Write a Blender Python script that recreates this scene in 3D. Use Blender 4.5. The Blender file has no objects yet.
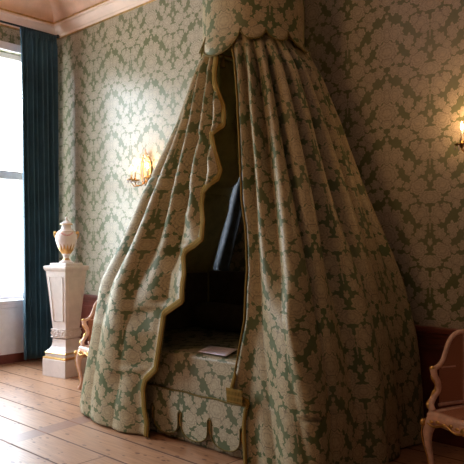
import bpy, bmesh, math, random
from mathutils import Vector, Matrix, noise
random.seed(7)
PI = math.pi
S = bpy.context.scene
COL = S.collection

# ------------------------------------------------------------ camera, sky, light, exposure
cd = bpy.data.cameras.new('camera'); cam = bpy.data.objects.new('camera', cd); COL.objects.link(cam)
cd.sensor_width = 36; cd.lens = 640/464*36; cd.shift_y = 12/464; cd.clip_start = .05
cam.location = (7.57, -4.64, 1.5); cam.rotation_euler = (PI/2, 0, math.radians(133.2-90))
S.camera = cam
S.view_settings.view_transform = 'Standard'; S.view_settings.look = 'None'
S.view_settings.gamma = 1; S.view_settings.use_curve_mapping = False
S.view_settings.exposure = 0.3
W = bpy.data.worlds.new('overcast_sky'); S.world = W; W.use_nodes = True
def sky():      # bright overcast sky above, dimmer ground below the horizon
    N, L = W.node_tree.nodes, W.node_tree.links; bg = N['Background']
    tc = N.new('ShaderNodeTexCoord'); sp = N.new('ShaderNodeSeparateXYZ'); L.new(tc.outputs['Generated'], sp.inputs[0])
    r = N.new('ShaderNodeValToRGB'); L.new(sp.outputs[2], r.inputs[0])
    r.color_ramp.elements[0].position = 0; r.color_ramp.elements[0].color = (.14, .155, .15, 1)
    e = r.color_ramp.elements.new(.06); e.color = (.38, .44, .52, 1)
    e = r.color_ramp.elements.new(.30); e.color = (.49, .58, .70, 1)
    r.color_ramp.elements[1].position = 1.0
    r.color_ramp.elements[-1].position = .75; r.color_ramp.elements[-1].color = (.82, .92, 1.04, 1)
    L.new(r.outputs[0], bg.inputs[0]); bg.inputs[1].default_value = 53
sky()
def area(name, loc, rot, sx, sy, power, color=(1, 1, 1), portal=False):
    l = bpy.data.lights.new(name, 'AREA'); l.shape = 'RECTANGLE'; l.size = sx; l.size_y = sy
    l.energy = power; l.color = color
    o = bpy.data.objects.new(name, l); o.location = loc; o.rotation_euler = rot; COL.objects.link(o)
    if portal: l.cycles.is_portal = True
    return o
WINY = [(-1.95, -.30), (-4.7, -2.6)]
for a_, b_ in WINY:
    area('window_portal', (-.34, (a_+b_)/2, 2.36), (0, -PI/2, 0), 3.2, b_-a_, 1, portal=True)
def point(name, loc, power, color, radius):
    l = bpy.data.lights.new(name, 'POINT'); l.energy = power; l.color = color; l.shadow_soft_size = radius
    o = bpy.data.objects.new(name, l); o.location = loc; COL.objects.link(o); return o
S.cycles.max_bounces = 14; S.cycles.diffuse_bounces = 8
WARM = (1.0, .56, .26)
point('chandelier_light', (4.3, -3.9, 3.5), 54, WARM, .35)

# ------------------------------------------------------------ node helpers
def newmat(name):
    m = bpy.data.materials.new(name); m.use_nodes = True
    return m, m.node_tree.nodes, m.node_tree.links, m.node_tree.nodes['Principled BSDF']
class NB:
    def __init__(s, nt): s.nt = nt; s.N = nt.nodes; s.L = nt.links
    def put(s, sock, v):
        if hasattr(v, 'links') or isinstance(v, bpy.types.NodeSocket): s.L.new(v, sock)
        else: sock.default_value = v
    def m(s, op, a, b=None, c=None, clamp=False):
        n = s.N.new('ShaderNodeMath'); n.operation = op; n.use_clamp = clamp
        for i, v in enumerate((a, b, c)):
            if v is not None: s.put(n.inputs[i], v)
        return n.outputs[0]
    def vm(s, op, a, b=None, c=None):
        n = s.N.new('ShaderNodeVectorMath'); n.operation = op
        for i, v in enumerate((a, b, c)):
            if v is not None: s.put(n.inputs[i], v)
        return n.outputs['Value'] if op in ('LENGTH', 'DISTANCE', 'DOT_PRODUCT') else n.outputs[0]
    def sep(s, v):
        n = s.N.new('ShaderNodeSeparateXYZ'); s.L.new(v, n.inputs[0]); return n.outputs
    def comb(s, x, y, z=0.0):
        n = s.N.new('ShaderNodeCombineXYZ')
        for i, v in enumerate((x, y, z)): s.put(n.inputs[i], v)
        return n.outputs[0]
    def noise(s, v, scale, detail=2, rough=.5, dist=0):
        n = s.N.new('ShaderNodeTexNoise'); s.L.new(v, n.inputs['Vector'])
        n.inputs['Scale'].default_value = scale; n.inputs['Detail'].default_value = detail
        n.inputs['Roughness'].default_value = rough; n.inputs['Distortion'].default_value = dist
        return n.outputs[0], n.outputs[1]
    def ramp(s, v, lo, hi, a=0.0, b=1.0, smooth=True):
        n = s.N.new('ShaderNodeMapRange'); n.interpolation_type = 'SMOOTHSTEP' if smooth else 'LINEAR'
        s.put(n.inputs[0], v)
        for i, x in enumerate((lo, hi, a, b)): n.inputs[i+1].default_value = x
        return n.outputs[0]
    def mix(s, f, a, b):
        n = s.N.new('ShaderNodeMix'); n.data_type = 'RGBA'
        s.put(n.inputs[0], f)
        for i, v in ((6, a), (7, b)):
            if isinstance(v, tuple): n.inputs[i].default_value = (*v[:3], 1)
            else: s.L.new(v, n.inputs[i])
        return n.outputs[2]
    def uv(s):
        n = s.N.new('ShaderNodeUVMap'); return n.outputs[0]
    def obj(s):
        n = s.N.new('ShaderNodeTexCoord'); return n.outputs['Object']
    def bump(s, h, strength, dist, bsdf):
        n = s.N.new('ShaderNodeBump'); n.inputs['Strength'].default_value = strength
        n.inputs['Distance'].default_value = dist; s.put(n.inputs['Height'], h)
        s.L.new(n.outputs[0], bsdf.inputs['Normal'])

# ------------------------------------------------------------ damask pattern (node group working on UVs in metres)
PX, PY = .355, .515
def damask_group():
    g = bpy.data.node_groups.new('damask_pattern', 'ShaderNodeTree')
    g.interface.new_socket('Vector', in_out='INPUT', socket_type='NodeSocketVector')
    g.interface.new_socket('Mask', in_out='OUTPUT', socket_type='NodeSocketFloat')
    g.interface.new_socket('Tone', in_out='OUTPUT', socket_type='NodeSocketFloat')
    gi = g.nodes.new('NodeGroupInput'); go = g.nodes.new('NodeGroupOutput')
    b = NB(g)
    s = b.sep(gi.outputs[0])
    x = b.m('PINGPONG', s[0], PX)
    y = b.m('FLOORED_MODULO', s[1], PY)
    p0 = b.comb(x, y)
    nf, nc = b.noise(p0, 26, 2, .6)
    w = b.vm('MULTIPLY_ADD', nc, (.026, .026, 0), (-.013, -.013, 0))
    p = b.vm('ADD', p0, w)
    # (cx, cy, rx, ry, lobes, phase, depth)   A axis at x=0, B axis at x=PX
    A = [(.070, .092, .068, .084, 9, 2.2, .15), (.046, .045, .046, .050, 7, 0, .12), (.112, .128, .052, .048, 7, 1, .16),
         (.0, .224, .104, .054, 11, 0, .10), (.098, .316, .082, .070, 9, .4, .13), (.180, .322, .034, .032, 5, .4, .2),
         (.0, .378, .020, .030, 5, 1.57, .2),
         (.076, .445, .043, .048, 6, 1.2, .24), (.128, .388, .034, .042, 5, .6, .2), (.0, .500, .006, .05, 2, 0, .0), (.045, .490, .022, .020, 5, .6, .2),
         (.205, .238, .066, .050, 8, .3, .16), (.200, .165, .033, .044, 6, 2, .2), (.145, .205, .045, .026, 5, 0, .15),
         (.172, .478, .042, .064, 7, .8, .20), (.165, .425, .022, .022, 5, .8, .20)]
    B = [(.070, .060, .074, .076, 9, .2, .13), (.0, .142, .036, .044, 6, 1.57, .2), (.0, .055, .03, .07, 6, 0, .08),
         (.0, .430, .108, .094, 13, 1.57, .09), (.096, .352, .046, .042, 6, .8, .22), (.0, .345, .06, .045, 7, 1.57, .15), (.118, .005, .03, .045, 6, .8, .2),
         (.064, .262, .046, .050, 6, 1.2, .24), (.0, .21, .012, .02, 5, 1.57, .2)]
    blobs = [(c[0], c[1], c[2]*.88, c[3]*.88, *c[4:]) for c in A + [(PX-c[0], *c[1:]) for c in B]]
    full = []
    for c in blobs:
        full.append(c)
        if c[1]+c[3]*1.15 > PY: full.append((c[0], c[1]-PY, *c[2:]))
        if c[1]-c[3]*1.15 < 0: full.append((c[0], c[1]+PY, *c[2:]))
    mn = f2 = None
    for bi, (cx, cy, rx, ry, n, ph, dp) in enumerate(full):
        if bi and bi % 5 == 0: p = b.vm('MULTIPLY_ADD', b.m('MULTIPLY', f2, 1e-6), (1, 1, 0), p)   # keeps the evaluation sequential
        q = b.vm('MULTIPLY_ADD', p, (1/rx, 1/ry, 0), (-cx/rx, -cy/ry, 0))
        L = b.vm('LENGTH', q)
        if dp > 0:
            t = b.sep(q)
            a = b.m('ARCTAN2', t[1], t[0])
            co = b.m('ABSOLUTE', b.m('COSINE', b.m('MULTIPLY_ADD', a, .5*n, .5*ph)))
            L = b.m('MULTIPLY', L, b.m('MULTIPLY_ADD', co, -1.8*dp, 1.0+.9*dp))
        if mn is None: mn = L; f2 = b.m('ADD', L, 9.0)
        else: f2 = b.m('MINIMUM', f2, b.m('MAXIMUM', mn, L)); mn = b.m('MINIMUM', mn, L)
    mask = b.ramp(mn, .97, 1.05, 1, 0)
    # woven outlines where two petals meet, and rings inside each shape
    line = b.m('MULTIPLY', b.ramp(b.m('SUBTRACT', f2, mn), .03, .12, 1, 0), b.ramp(f2, 1.05, 1.25, 1, 0))
    ring = b.m('MULTIPLY', b.ramp(mn, .64, .71, 0, .6), b.ramp(mn, .74, .82, 1, 0))
    ring3 = b.m('MULTIPLY', b.ramp(mn, .33, .39, 0, .45), b.ramp(mn, .43, .50, 1, 0))
    nf2, _ = b.noise(p0, 60, 2, .6)
    tone = b.m('MULTIPLY_ADD', b.m('MAXIMUM', b.m('MAXIMUM', line, ring), ring3), -.58, 1.0)
    tone = b.m('MULTIPLY', tone, b.ramp(nf2, .35, .65, .85, 1.08))
    b.L.new(mask, go.inputs[0]); b.L.new(tone, go.inputs[1])
    return g
DG = damask_group()
def damask(name, ground, motif, rg=.6, rm=.42, scale=1.0, off=(0, 0), spec=.5, sheen=0):
    m, N, L, P = newmat(name); b = NB(m.node_tree)
    uv = b.uv()
    kx, ky = .355/.372*scale, .515/.497*scale
    v = b.vm('MULTIPLY_ADD', uv, (kx, ky, 0), (off[0]*kx, off[1]*ky, 0))
    g = N.new('ShaderNodeGroup'); g.node_tree = DG; L.new(v, g.inputs[0])
    mo = b.vm('SCALE', motif + (0,) if 0 else b.comb(*motif)); 
    sc = mo.node; b.L.new(g.outputs[1], sc.inputs['Scale'])
    col = b.mix(g.outputs[0], ground, mo)
    nf, _ = b.noise(uv, 2.2, 3)
    cl = b.mix(b.ramp(nf, .3, .7, 0, .18), col, tuple(.75*c for c in motif))
    L.new(cl, P.inputs['Base Color'])
    L.new(b.m('MULTIPLY_ADD', g.outputs[0], rm-rg, rg), P.inputs['Roughness'])
    P.inputs['Specular IOR Level'].default_value = spec
    if sheen:
        P.inputs['Sheen Weight'].default_value = sheen; P.inputs['Sheen Roughness'].default_value = .4
    b.bump(g.outputs[0], .25, .002, P)
    return m
def plain(name, col, rough=.5, metal=0, spec=.5, var=.12, scale=12, bump=0):
    m, N, L, P = newmat(name); b = NB(m.node_tree)
    nf, _ = b.noise(b.obj(), scale, 4, .6)
    c = b.mix(b.ramp(nf, .3, .7), tuple(x*(1-var) for x in col), tuple(min(1, x*(1+var)) for x in col))
    L.new(c, P.inputs['Base Color']); P.inputs['Roughness'].default_value = rough
    P.inputs['Metallic'].default_value = metal; P.inputs['Specular IOR Level'].default_value = spec
    if bump: b.bump(nf, bump, .003, P)
    return m

M = {}
M['wall'] = damask('silk_wall_damask', (.125, .15, .062), (.49, .43, .32), .34, .285, spec=.8, off=(-5.306, -2.64))
M['fabric'] = damask('silk_curtain_damask', (.082, .115, .040), (.41, .335, .195), .58, .45, spec=.35, off=(.1, -.827))
M['bedfabric'] = damask('silk_bedspread_damask', (.072, .102, .038), (.43, .38, .255), .52, .40, off=(.06, .1))
M['lining'] = plain('green_silk_lining', (.50, .46, .19), .6, var=.2, scale=6)
M['blue'] = plain('window_lit_lining', (.12, .145, .19), .65, spec=.25, var=.3, scale=14)  # bluish window light on the lining, put into the base colour
M['gold_fringe'] = None
M['velvet'] = plain('dark_teal_velvet', (.034, .092, .135), .6, spec=.5, var=.25, scale=3)
M['mahogany'] = plain('mahogany', (.14, .034, .020), .35, var=.3, scale=5)
M['darkfab'] = plain('dark_brown_velvet', (.11, .072, .05), .8, var=.2)
M['cream'] = plain('cream_paint', (.76, .68, .64), .4, var=.06)
M['panelwhite'] = plain('white_gloss_paint', (.86, .84, .86), .35, var=.04)
M['frame'] = plain('window_frame_paint', (.90, .85, .87), .4, var=.05)
M['gold'] = plain('gilding', (.75, .47, .16), .35, metal=.85, var=.2, scale=25, bump=.2)
M['brass'] = plain('brass', (.55, .33, .12), .3, metal=1, var=.15)
M['porcelain'] = plain('white_porcelain', (.80, .74, .74), .18, var=.03)
M['candle'] = plain('candle_wax', (.85, .80, .68), .5, var=.04)
M['chairpaint'] = plain('worn_pink_cream_paint', (.78, .52, .41), .38, var=.18, scale=18)
M['plaster'] = plain('cream_pink_plaster', (.88, .68, .58), .6, var=.06, scale=3)
M['coveplaster'] = plain('tan_pink_plaster', (.78, .52, .39), .6, var=.14, scale=2.5)
M['ceiling'] = plain('lilac_ceiling_paint', (.45, .38, .42), .7, var=.1, scale=2)
M['roomwall'] = plain('dull_plaster_paint', (.15, .13, .10), .7, var=.1, scale=2)
M['dark'] = plain('dark_iron', (.03, .03, .035), .4, metal=.6)
M['olivebraid'] = plain('olive_braid', (.16, .125, .04), .8, spec=.15, var=.3, scale=120)

def fringe_mat():
    m, N, L, P = newmat('gold_silk_fringe'); b = NB(m.node_tree)
    s = b.sep(b.uv())
    rib = b.m('SINE', b.m('MULTIPLY', s[0], 900.0))
    band = b.m('SINE', b.m('MULTIPLY', s[1], 16.0))
    c = b.mix(b.ramp(rib, -1, 1), (.085, .055, .010), (.26, .17, .036))
    c = b.mix(b.ramp(band, -.2, .8, 0, .5), c, (.34, .20, .045))
    L.new(c, P.inputs['Base Color']); P.inputs['Roughness'].default_value = .85; P.inputs['Specular IOR Level'].default_value = .12
    b.bump(rib, .3, .002, P); return m
M['gold_fringe'] = fringe_mat()

def floor_mat():
    m, N, L, P = newmat('scrubbed_pine_boards'); b = NB(m.node_tree)
    uv = b.uv(); s = b.sep(uv)
    row = b.m('FLOOR', b.m('DIVIDE', s[1], .325)); fy = b.m('FRACT', b.m('DIVIDE', s[1], .325))
    wn = N.new('ShaderNodeTexWhiteNoise'); wn.noise_dimensions = '1D'; L.new(row, wn.inputs['W'])
    xs = b.m('ADD', s[0], b.m('MULTIPLY', wn.outputs[0], 7.0))
    fx = b.m('FRACT', b.m('DIVIDE', xs, 4.2)); seg = b.m('FLOOR', b.m('DIVIDE', xs, 4.2))
    wn2 = N.new('ShaderNodeTexWhiteNoise'); wn2.noise_dimensions = '2D'; L.new(b.comb(row, seg), wn2.inputs[0])
    tone = wn2.outputs[0]
    grain, _ = b.noise(b.comb(b.m('MULTIPLY', xs, 1.2), b.m('MULTIPLY', s[1], 16.0)), 3.0, 5, .6, .4)
    c = b.mix(b.ramp(grain, .3, .7), (.27, .125, .06), (.45, .245, .135))
    c = b.mix(b.ramp(tone, 0, 1, 0, .35, False), c, (.52, .31, .185))
    # knots
    vo = N.new('ShaderNodeTexVoronoi'); vo.inputs['Scale'].default_value = 1
    L.new(b.comb(b.m('MULTIPLY', xs, 9.0), b.m('MULTIPLY', s[1], 18.0)), vo.inputs['Vector'])
    vc = b.sep(vo.outputs['Color'])
    kn = b.ramp(b.m('ADD', vo.outputs['Distance'], b.m('MULTIPLY', vc[0], .12)), .19, .29, 1, 0)
    c = b.mix(b.m('MULTIPLY', kn, .92), c, (.10, .03, .015))
    # gaps between boards
    e = b.m('MINIMUM', fy, b.m('SUBTRACT', 1.0, fy)); gy = b.ramp(e, .014, .034, 1, 0)
    ex = b.m('MINIMUM', fx, b.m('SUBTRACT', 1.0, fx)); gx = b.ramp(ex, .0006, .0016, 1, 0)
    # the cross board
    dx = b.m('ABSOLUTE', b.m('SUBTRACT', b.m('ADD', s[0], b.m('MULTIPLY', s[1], .12)), 2.72))
    strip = b.ramp(dx, .078, .085, 1, 0); sedge = b.m('MULTIPLY', b.ramp(dx, .073, .081), b.ramp(dx, .085, .093, 1, 0))
    g2, _ = b.noise(b.comb(b.m('MULTIPLY', s[0], 20.0), b.m('MULTIPLY', s[1], 2.0)), 3.0, 4)
    c = b.mix(b.m('MULTIPLY', b.m('MAXIMUM', gy, gx), .9), c, (.07, .03, .02))
    c = b.mix(strip, c, b.mix(g2, (.22, .105, .065), (.31, .16, .105)))
    c = b.mix(b.m('MULTIPLY', sedge, .5), c, (.12, .06, .04))
    L.new(c, P.inputs['Base Color'])
    L.new(b.m('ADD', b.m('MULTIPLY_ADD', grain, .2, .27), b.m('MULTIPLY', b.m('MAXIMUM', gy, gx), .5)), P.inputs['Roughness'])
    P.inputs['Specular IOR Level'].default_value = .5
    h = b.m('SUBTRACT', b.m('MULTIPLY', grain, .3), b.m('MAXIMUM', gy, gx))
    b.bump(h, .15, .002, P); return m
M['floor'] = floor_mat()
def cane_mat():
    m, N, L, P = newmat('woven_cane'); b = NB(m.node_tree)
    s = b.sep(b.uv())
    def lines(v, per, w):
        f = b.m('FRACT', b.m('DIVIDE', v, per)); return b.m('LESS_THAN', f, w)
    a = lines(s[0], .012, .42); c = lines(s[1], .012, .42)
    d = lines(b.m('ADD', s[0], s[1]), .0170, .30); e = lines(b.m('SUBTRACT', s[0], s[1]), .0170, .30)
    k = b.m('MAXIMUM', b.m('MAXIMUM', a, c), b.m('MAXIMUM', d, e))
    P.inputs['Base Color'].default_value = (.46, .21, .12, 1); P.inputs['Roughness'].default_value = .5
    L.new(k, P.inputs['Alpha']); return m
M['cane'] = cane_mat()
def glass_mat(name, tint=(1, 1, 1), refl=.06):
    m = bpy.data.materials.new(name); m.use_nodes = True; N = m.node_tree.nodes; L = m.node_tree.links
    N.clear(); o = N.new('ShaderNodeOutputMaterial'); mx = N.new('ShaderNodeMixShader')
    t = N.new('ShaderNodeBsdfTransparent'); g = N.new('ShaderNodeBsdfGlossy'); g.inputs['Roughness'].default_value = .03
    t.inputs[0].default_value = (*tint, 1); mx.inputs[0].default_value = refl
    L.new(t.outputs[0], mx.inputs[1]); L.new(g.outputs[0], mx.inputs[2]); L.new(mx.outputs[0], o.inputs[0]); return m
M['pane'] = glass_mat('window_glass')
def crystal():
    m, N, L, P = newmat('cut_crystal')
    P.inputs['Base Color'].default_value = (.95, .95, 1, 1); P.inputs['Roughness'].default_value = .05
    P.inputs['Transmission Weight'].default_value = .55; P.inputs['IOR'].default_value = 1.6
    P.inputs['Specular IOR Level'].default_value = .9; return m
M['crystal'] = crystal()
def emis(name, col, st):
    m = bpy.data.materials.new(name); m.use_nodes = True; P = m.node_tree.nodes['Principled BSDF']
    P.inputs['Base Color'].default_value = (*col, 1); P.inputs['Emission Color'].default_value = (*col, 1)
    P.inputs['Emission Strength'].default_value = st; return m
M['flame'] = emis('candle_flame_bulb', (1, .74, .42), 12)
def urn_mat():
    m, N, L, P = newmat('porcelain_with_gilt_leaves'); b = NB(m.node_tree)
    s = b.sep(b.obj()); ang = b.m('ARCTAN2', s[1], s[0])
    t = b.m('PINGPONG', b.m('MULTIPLY', ang, 16/(2*PI)*1.0), .5)      # 0..0.5
    top = b.m('MULTIPLY_ADD', t, .15, .150)
    g = b.m('MULTIPLY', b.m('LESS_THAN', s[2], top), b.m('GREATER_THAN', s[2], .105))
    band = b.m('MULTIPLY', b.m('LESS_THAN', s[2], .360), b.m('GREATER_THAN', s[2], .354))
    low = b.m('MULTIPLY', b.m('LESS_THAN', s[2], .055), b.m('GREATER_THAN', s[2], .036))
    g = b.m('MAXIMUM', b.m('MAXIMUM', g, band), low)
    L.new(b.mix(g, (.82, .74, .74), (.72, .42, .14)), P.inputs['Base Color'])
    L.new(b.m('MULTIPLY', g, .6), P.inputs['Metallic']); P.inputs['Roughness'].default_value = .22; return m
M['urn'] = urn_mat()

# ------------------------------------------------------------ mesh helpers
class MB:
    def __init__(s): s.bm = bmesh.new(); s.uv = s.bm.loops.layers.uv.new('UVMap')
    def quad(s, pts, uvs=None, mi=0):
        f = s.bm.faces.new([s.bm.verts.new(p) for p in pts]); f.material_index = mi
        if uvs:
            for l, u in zip(f.loops, uvs): l[s.uv].uv = u
        return f
    def box(s, x0, x1, y0, y1, z0, z1, bev=0, rot=None, uvm=False):
        r = bmesh.ops.create_cube(s.bm, size=1)
        vs = r['verts']
        bmesh.ops.scale(s.bm, verts=vs, vec=(abs(x1-x0), abs(y1-y0), abs(z1-z0)))
        bmesh.ops.translate(s.bm, verts=vs, vec=((x0+x1)/2, (y0+y1)/2, (z0+z1)/2))
        if bev:
            es = list({e for v in vs for e in v.link_edges})
            r2 = bmesh.ops.bevel(s.bm, geom=es, offset=bev, segments=2, affect='EDGES', profile=.6)
            vs = list({v for v in r2['verts']} | {v for v in vs if v.is_valid})
        if rot: bmesh.ops.transform(s.bm, matrix=rot, verts=[v for v in vs if v.is_valid])
        return vs
    def grid(s, P, U=None, closed_u=False, mi=0):
        """P[i][j] points, U[i][j] uvs"""
        V = [[s.bm.verts.new(p) for p in row] for row in P]
        n = len(V[0])
        for i in range(len(V)-1):
            for j in range(n if closed_u else n-1):
                k = (j+1) % n
                f = s.bm.faces.new((V[i][j], V[i][k], V[i+1][k], V[i+1][j])); f.material_index = mi; f.smooth = True
                if U:
                    for l, (a, c) in zip(f.loops, ((i, j), (i, k), (i+1, k), (i+1, j))): l[s.uv].uv = U[a][c]
        return V
    def lathe(s, prof, seg=32, c=(0, 0, 0), cap=True, sx=1, sy=1):
        P = [[(c[0]+sx*r*math.cos(2*PI*j/seg), c[1]+sy*r*math.sin(2*PI*j/seg), c[2]+z) for j in range(seg)] for r, z in prof]
        V = s.grid(P, closed_u=True)
        if cap:
            for row, rev in ((V[0], True), (V[-1], False)):
                try: s.bm.faces.new(row[::-1] if rev else row)
                except ValueError: pass
    def tube(s, pts, r, seg=8, closed=False, flat=None):
        """pts list of vectors; r number or list; flat=(a,b) scales the section"""
        pts = [Vector(p) for p in pts]; n = len(pts)
        rs = r if isinstance(r, (list, tuple)) else [r]*n
        rings = []; up = None
        for i, p in enumerate(pts):
            a = pts[(i-1) % n] if (i > 0 or closed) else p; c = pts[(i+1) % n] if (i < n-1 or closed) else p
            t = (c-a); t = t.normalized() if t.length > 1e-9 else Vector((0, 0, 1))
            if up is None:
                up = Vector((0, 0, 1)) if abs(t.z) < .9 else Vector((1, 0, 0))
            u = up - t*up.dot(t); u = u.normalized() if u.length > 1e-6 else t.orthogonal().normalized(); up = u
            w = t.cross(u)
            fa, fb = flat or (1, 1)
            rings.append([tuple(p+(u*math.cos(2*PI*k/seg)*fa+w*math.sin(2*PI*k/seg)*fb)*rs[i]) for k in range(seg)])
        if closed: rings.append(rings[0])
        V = s.grid(rings, closed_u=True)
        if not closed:
            s.bm.faces.new(V[0][::-1]); s.bm.faces.new(V[-1])
    def prism(s, poly, y0, y1, axis='y', uvs=False):
        """poly = list of (a,b); extruded along axis"""
        def mk(a, b, c):
            return {'y': (a, c, b), 'z': (a, b, c), 'x': (c, a, b)}[axis]
        A = [s.bm.verts.new(mk(a, b, y0)) for a, b in poly]; B = [s.bm.verts.new(mk(a, b, y1)) for a, b in poly]
        fs = [s.bm.faces.new(A), s.bm.faces.new(B[::-1])]
        n = len(poly)
        for i in range(n): fs.append(s.bm.faces.new((A[i], B[i], B[(i+1) % n], A[(i+1) % n])))
        return fs
    def sphere(s, c, r, u=12, v=8, sc=(1, 1, 1)):
        q = bmesh.ops.create_uvsphere(s.bm, u_segments=u, v_segments=v, radius=r)
        bmesh.ops.scale(s.bm, verts=q['verts'], vec=sc); bmesh.ops.translate(s.bm, verts=q['verts'], vec=c)
        for w in q['verts']:
            for f in w.link_faces: f.smooth = True
    def build(s, name, mat, parent=None, smooth=None, boxuv=False, recalc=True):
        if recalc: bmesh.ops.recalc_face_normals(s.bm, faces=s.bm.faces)
        if boxuv:
            for f in s.bm.faces:
                n = f.normal
                for l in f.loops:
                    c = l.vert.co
                    l[s.uv].uv = (c.x, c.y) if abs(n.z) > .7 else ((c.x, c.z) if abs(n.y) >= abs(n.x) else (c.y, c.z))
        if smooth is not None:
            for f in s.bm.faces: f.smooth = smooth
        me = bpy.data.meshes.new(name); s.bm.to_mesh(me); s.bm.free()
        for m_ in (mat if isinstance(mat, (list, tuple)) else [mat]): me.materials.append(m_)
        o = bpy.data.objects.new(name, me); COL.objects.link(o)
        if parent: o.parent = parent
        return o
def build_split(b, name, mat, parent=None, smooth=None):
    """every connected piece of the mesh becomes an object of its own"""
    bmesh.ops.recalc_face_normals(b.bm, faces=b.bm.faces); b.bm.verts.ensure_lookup_table()
    seen = set(); out = []
    for v in b.bm.verts:
        if v in seen: continue
        st = [v]; seen.add(v); fs = set()
        while st:
            q = st.pop(); fs.update(q.link_faces)
            for e in q.link_edges:
                w = e.other_vert(q)
                if w not in seen: seen.add(w); st.append(w)
        n = MB(); mp = {}
        for f in fs:
            for x in f.verts:
                if x not in mp: mp[x] = n.bm.verts.new(x.co)
            nf = n.bm.faces.new([mp[x] for x in f.verts]); nf.smooth = f.smooth
        out.append(n.build(name, mat, parent, smooth))
    b.bm.free(); return out
def tag(o, label, cat, group=None):
    o['label'] = label; o['category'] = cat
    if group: o['group'] = group
    return o
def thing(name, label, cat, loc=(0, 0, 0), rz=0, group=None):
    o = bpy.data.objects.new(name, None); o.location = loc; o.rotation_euler = (0, 0, rz)
    o.empty_display_size = .1; COL.objects.link(o); return tag(o, label, cat, group)
def struct(o): o['kind'] = 'structure'; return o
def copy_tree(o, parent=None):
    c = o.copy(); COL.objects.link(c)
    if parent: c.parent = parent
    for ch in list(o.children): copy_tree(ch, c)
    return c
def interp(t, tab):
    """tab sorted descending in key"""
    if t >= tab[0][0]: return tab[0][1]
    for (a, va), (b, vb) in zip(tab, tab[1:]):
        if t >= b: return va+(vb-va)*(a-t)/(a-b)
    return tab[-1][1]

# ------------------------------------------------------------ the room
RX, RY, ZC = 10.0, -8.0, 4.62
def wall_back():
    b = MB(); b.box(-.4, RX+.2, 0, .2, 0, 4.9); struct(b.build('wall_back', M['wall'], boxuv=True))
wall_back()
b = MB()   # window wall with openings
ys = [RY]+[v for p in WINY[::-1] for v in p]+[0]
for i in range(0, len(ys), 2): b.box(-.34, 0, ys[i], ys[i+1], 0, 4.9)
for y0, y1 in WINY:
    b.box(-.34, 0, y0, y1, 3.96, 4.9); b.box(-.34, 0, y0, y1, 0, .74)
struct(b.build('wall_left', M['wall'], boxuv=True))
b = MB(); b.box(RX, RX+.2, RY, 0, 0, 4.9); struct(b.build('wall_right', M['roomwall'], boxuv=True))
b = MB(); b.box(-.4, RX+.2, RY-.2, RY, 0, 4.9); struct(b.build('wall_front', M['roomwall'], boxuv=True))
b = MB(); b.box(-.4, RX+.2, RY-.2, .2, -.1, 0); struct(b.build('floor', M['floor'], boxuv=True))
b = MB(); b.box(-.4, RX+.2, RY-.2, .2, ZC+.02, ZC+.2); struct(b.build('ceiling', M['ceiling'], boxuv=True))
# cornice: moulding with gilt lines, then the cove
prof = [(0, 4.225), (.018, 4.235), (.03, 4.262), (.045, 4.268), (.075, 4.300), (.10, 4.345), (.125, 4.352), (.125, 4.385)]
cove = [(.125, 4.385)]+[(.125+.33*(1-math.cos(a)), 4.385+.235*math.sin(a)) for a in [i*PI/2/12 for i in range(1, 13)]]+[(.6, 4.62)]
def sweep(profile, which):
    b = MB()
    rows = []
    for d, z in profile:
        rows.append([(d, RY, z), (d, -d, z)] if which == 'left' else [(d, -d, z), (RX, -d, z)])
    b.grid(rows); return b
def gilt(d, z, which):
    b = MB()
    pts = [(d, RY, z), (d, -d, z)] if which == 'left' else [(d, -d, z), (RX, -d, z)]
    b.tube(pts, .011, 6); return b
for k, wh in enumerate(('back', 'left')):
    o = struct(sweep(prof, wh).build('trim_%d' % (k+1), M['plaster'], smooth=False, recalc=False))
    c = sweep(cove, wh).build('cove', M['coveplaster'], o, recalc=False)
    gilt(.012, 4.232, wh).build('gilt_line', M['gold'], o); gilt(.128, 4.388, wh).build('gilt_line', M['gold'], o)
# dado on the back wall
b = MB()
b.box(0, RX, -.03, 0, 0, .80)
struct_d = b.build('trim_3', M['mahogany']); struct(struct_d)
b = MB(); b.box(0, RX, -.065, 0, .825, .868, .008); b.box(0, RX, -.045, 0, .79, .83, .008)
b.build('dado_rail', M['mahogany'], struct_d)
b = MB(); b.box(.02, RX, -.055, 0, 0, .17, .008); struct(b.build('baseboard_back', M['mahogany']))
for i in range(6):
    x0 = .25+i*1.6
    b = MB()
    for (a, c, d, e) in ((x0, x0+1.4, .24, .27), (x0, x0+1.4, .70, .73), (x0, x0+.03, .24, .73), (x0+1.37, x0+1.4, .24, .73)):
        b.box(a, c, -.042, -.028, d, e, .004)
    b.build('panel_moulding', M['mahogany'], struct_d)
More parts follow.
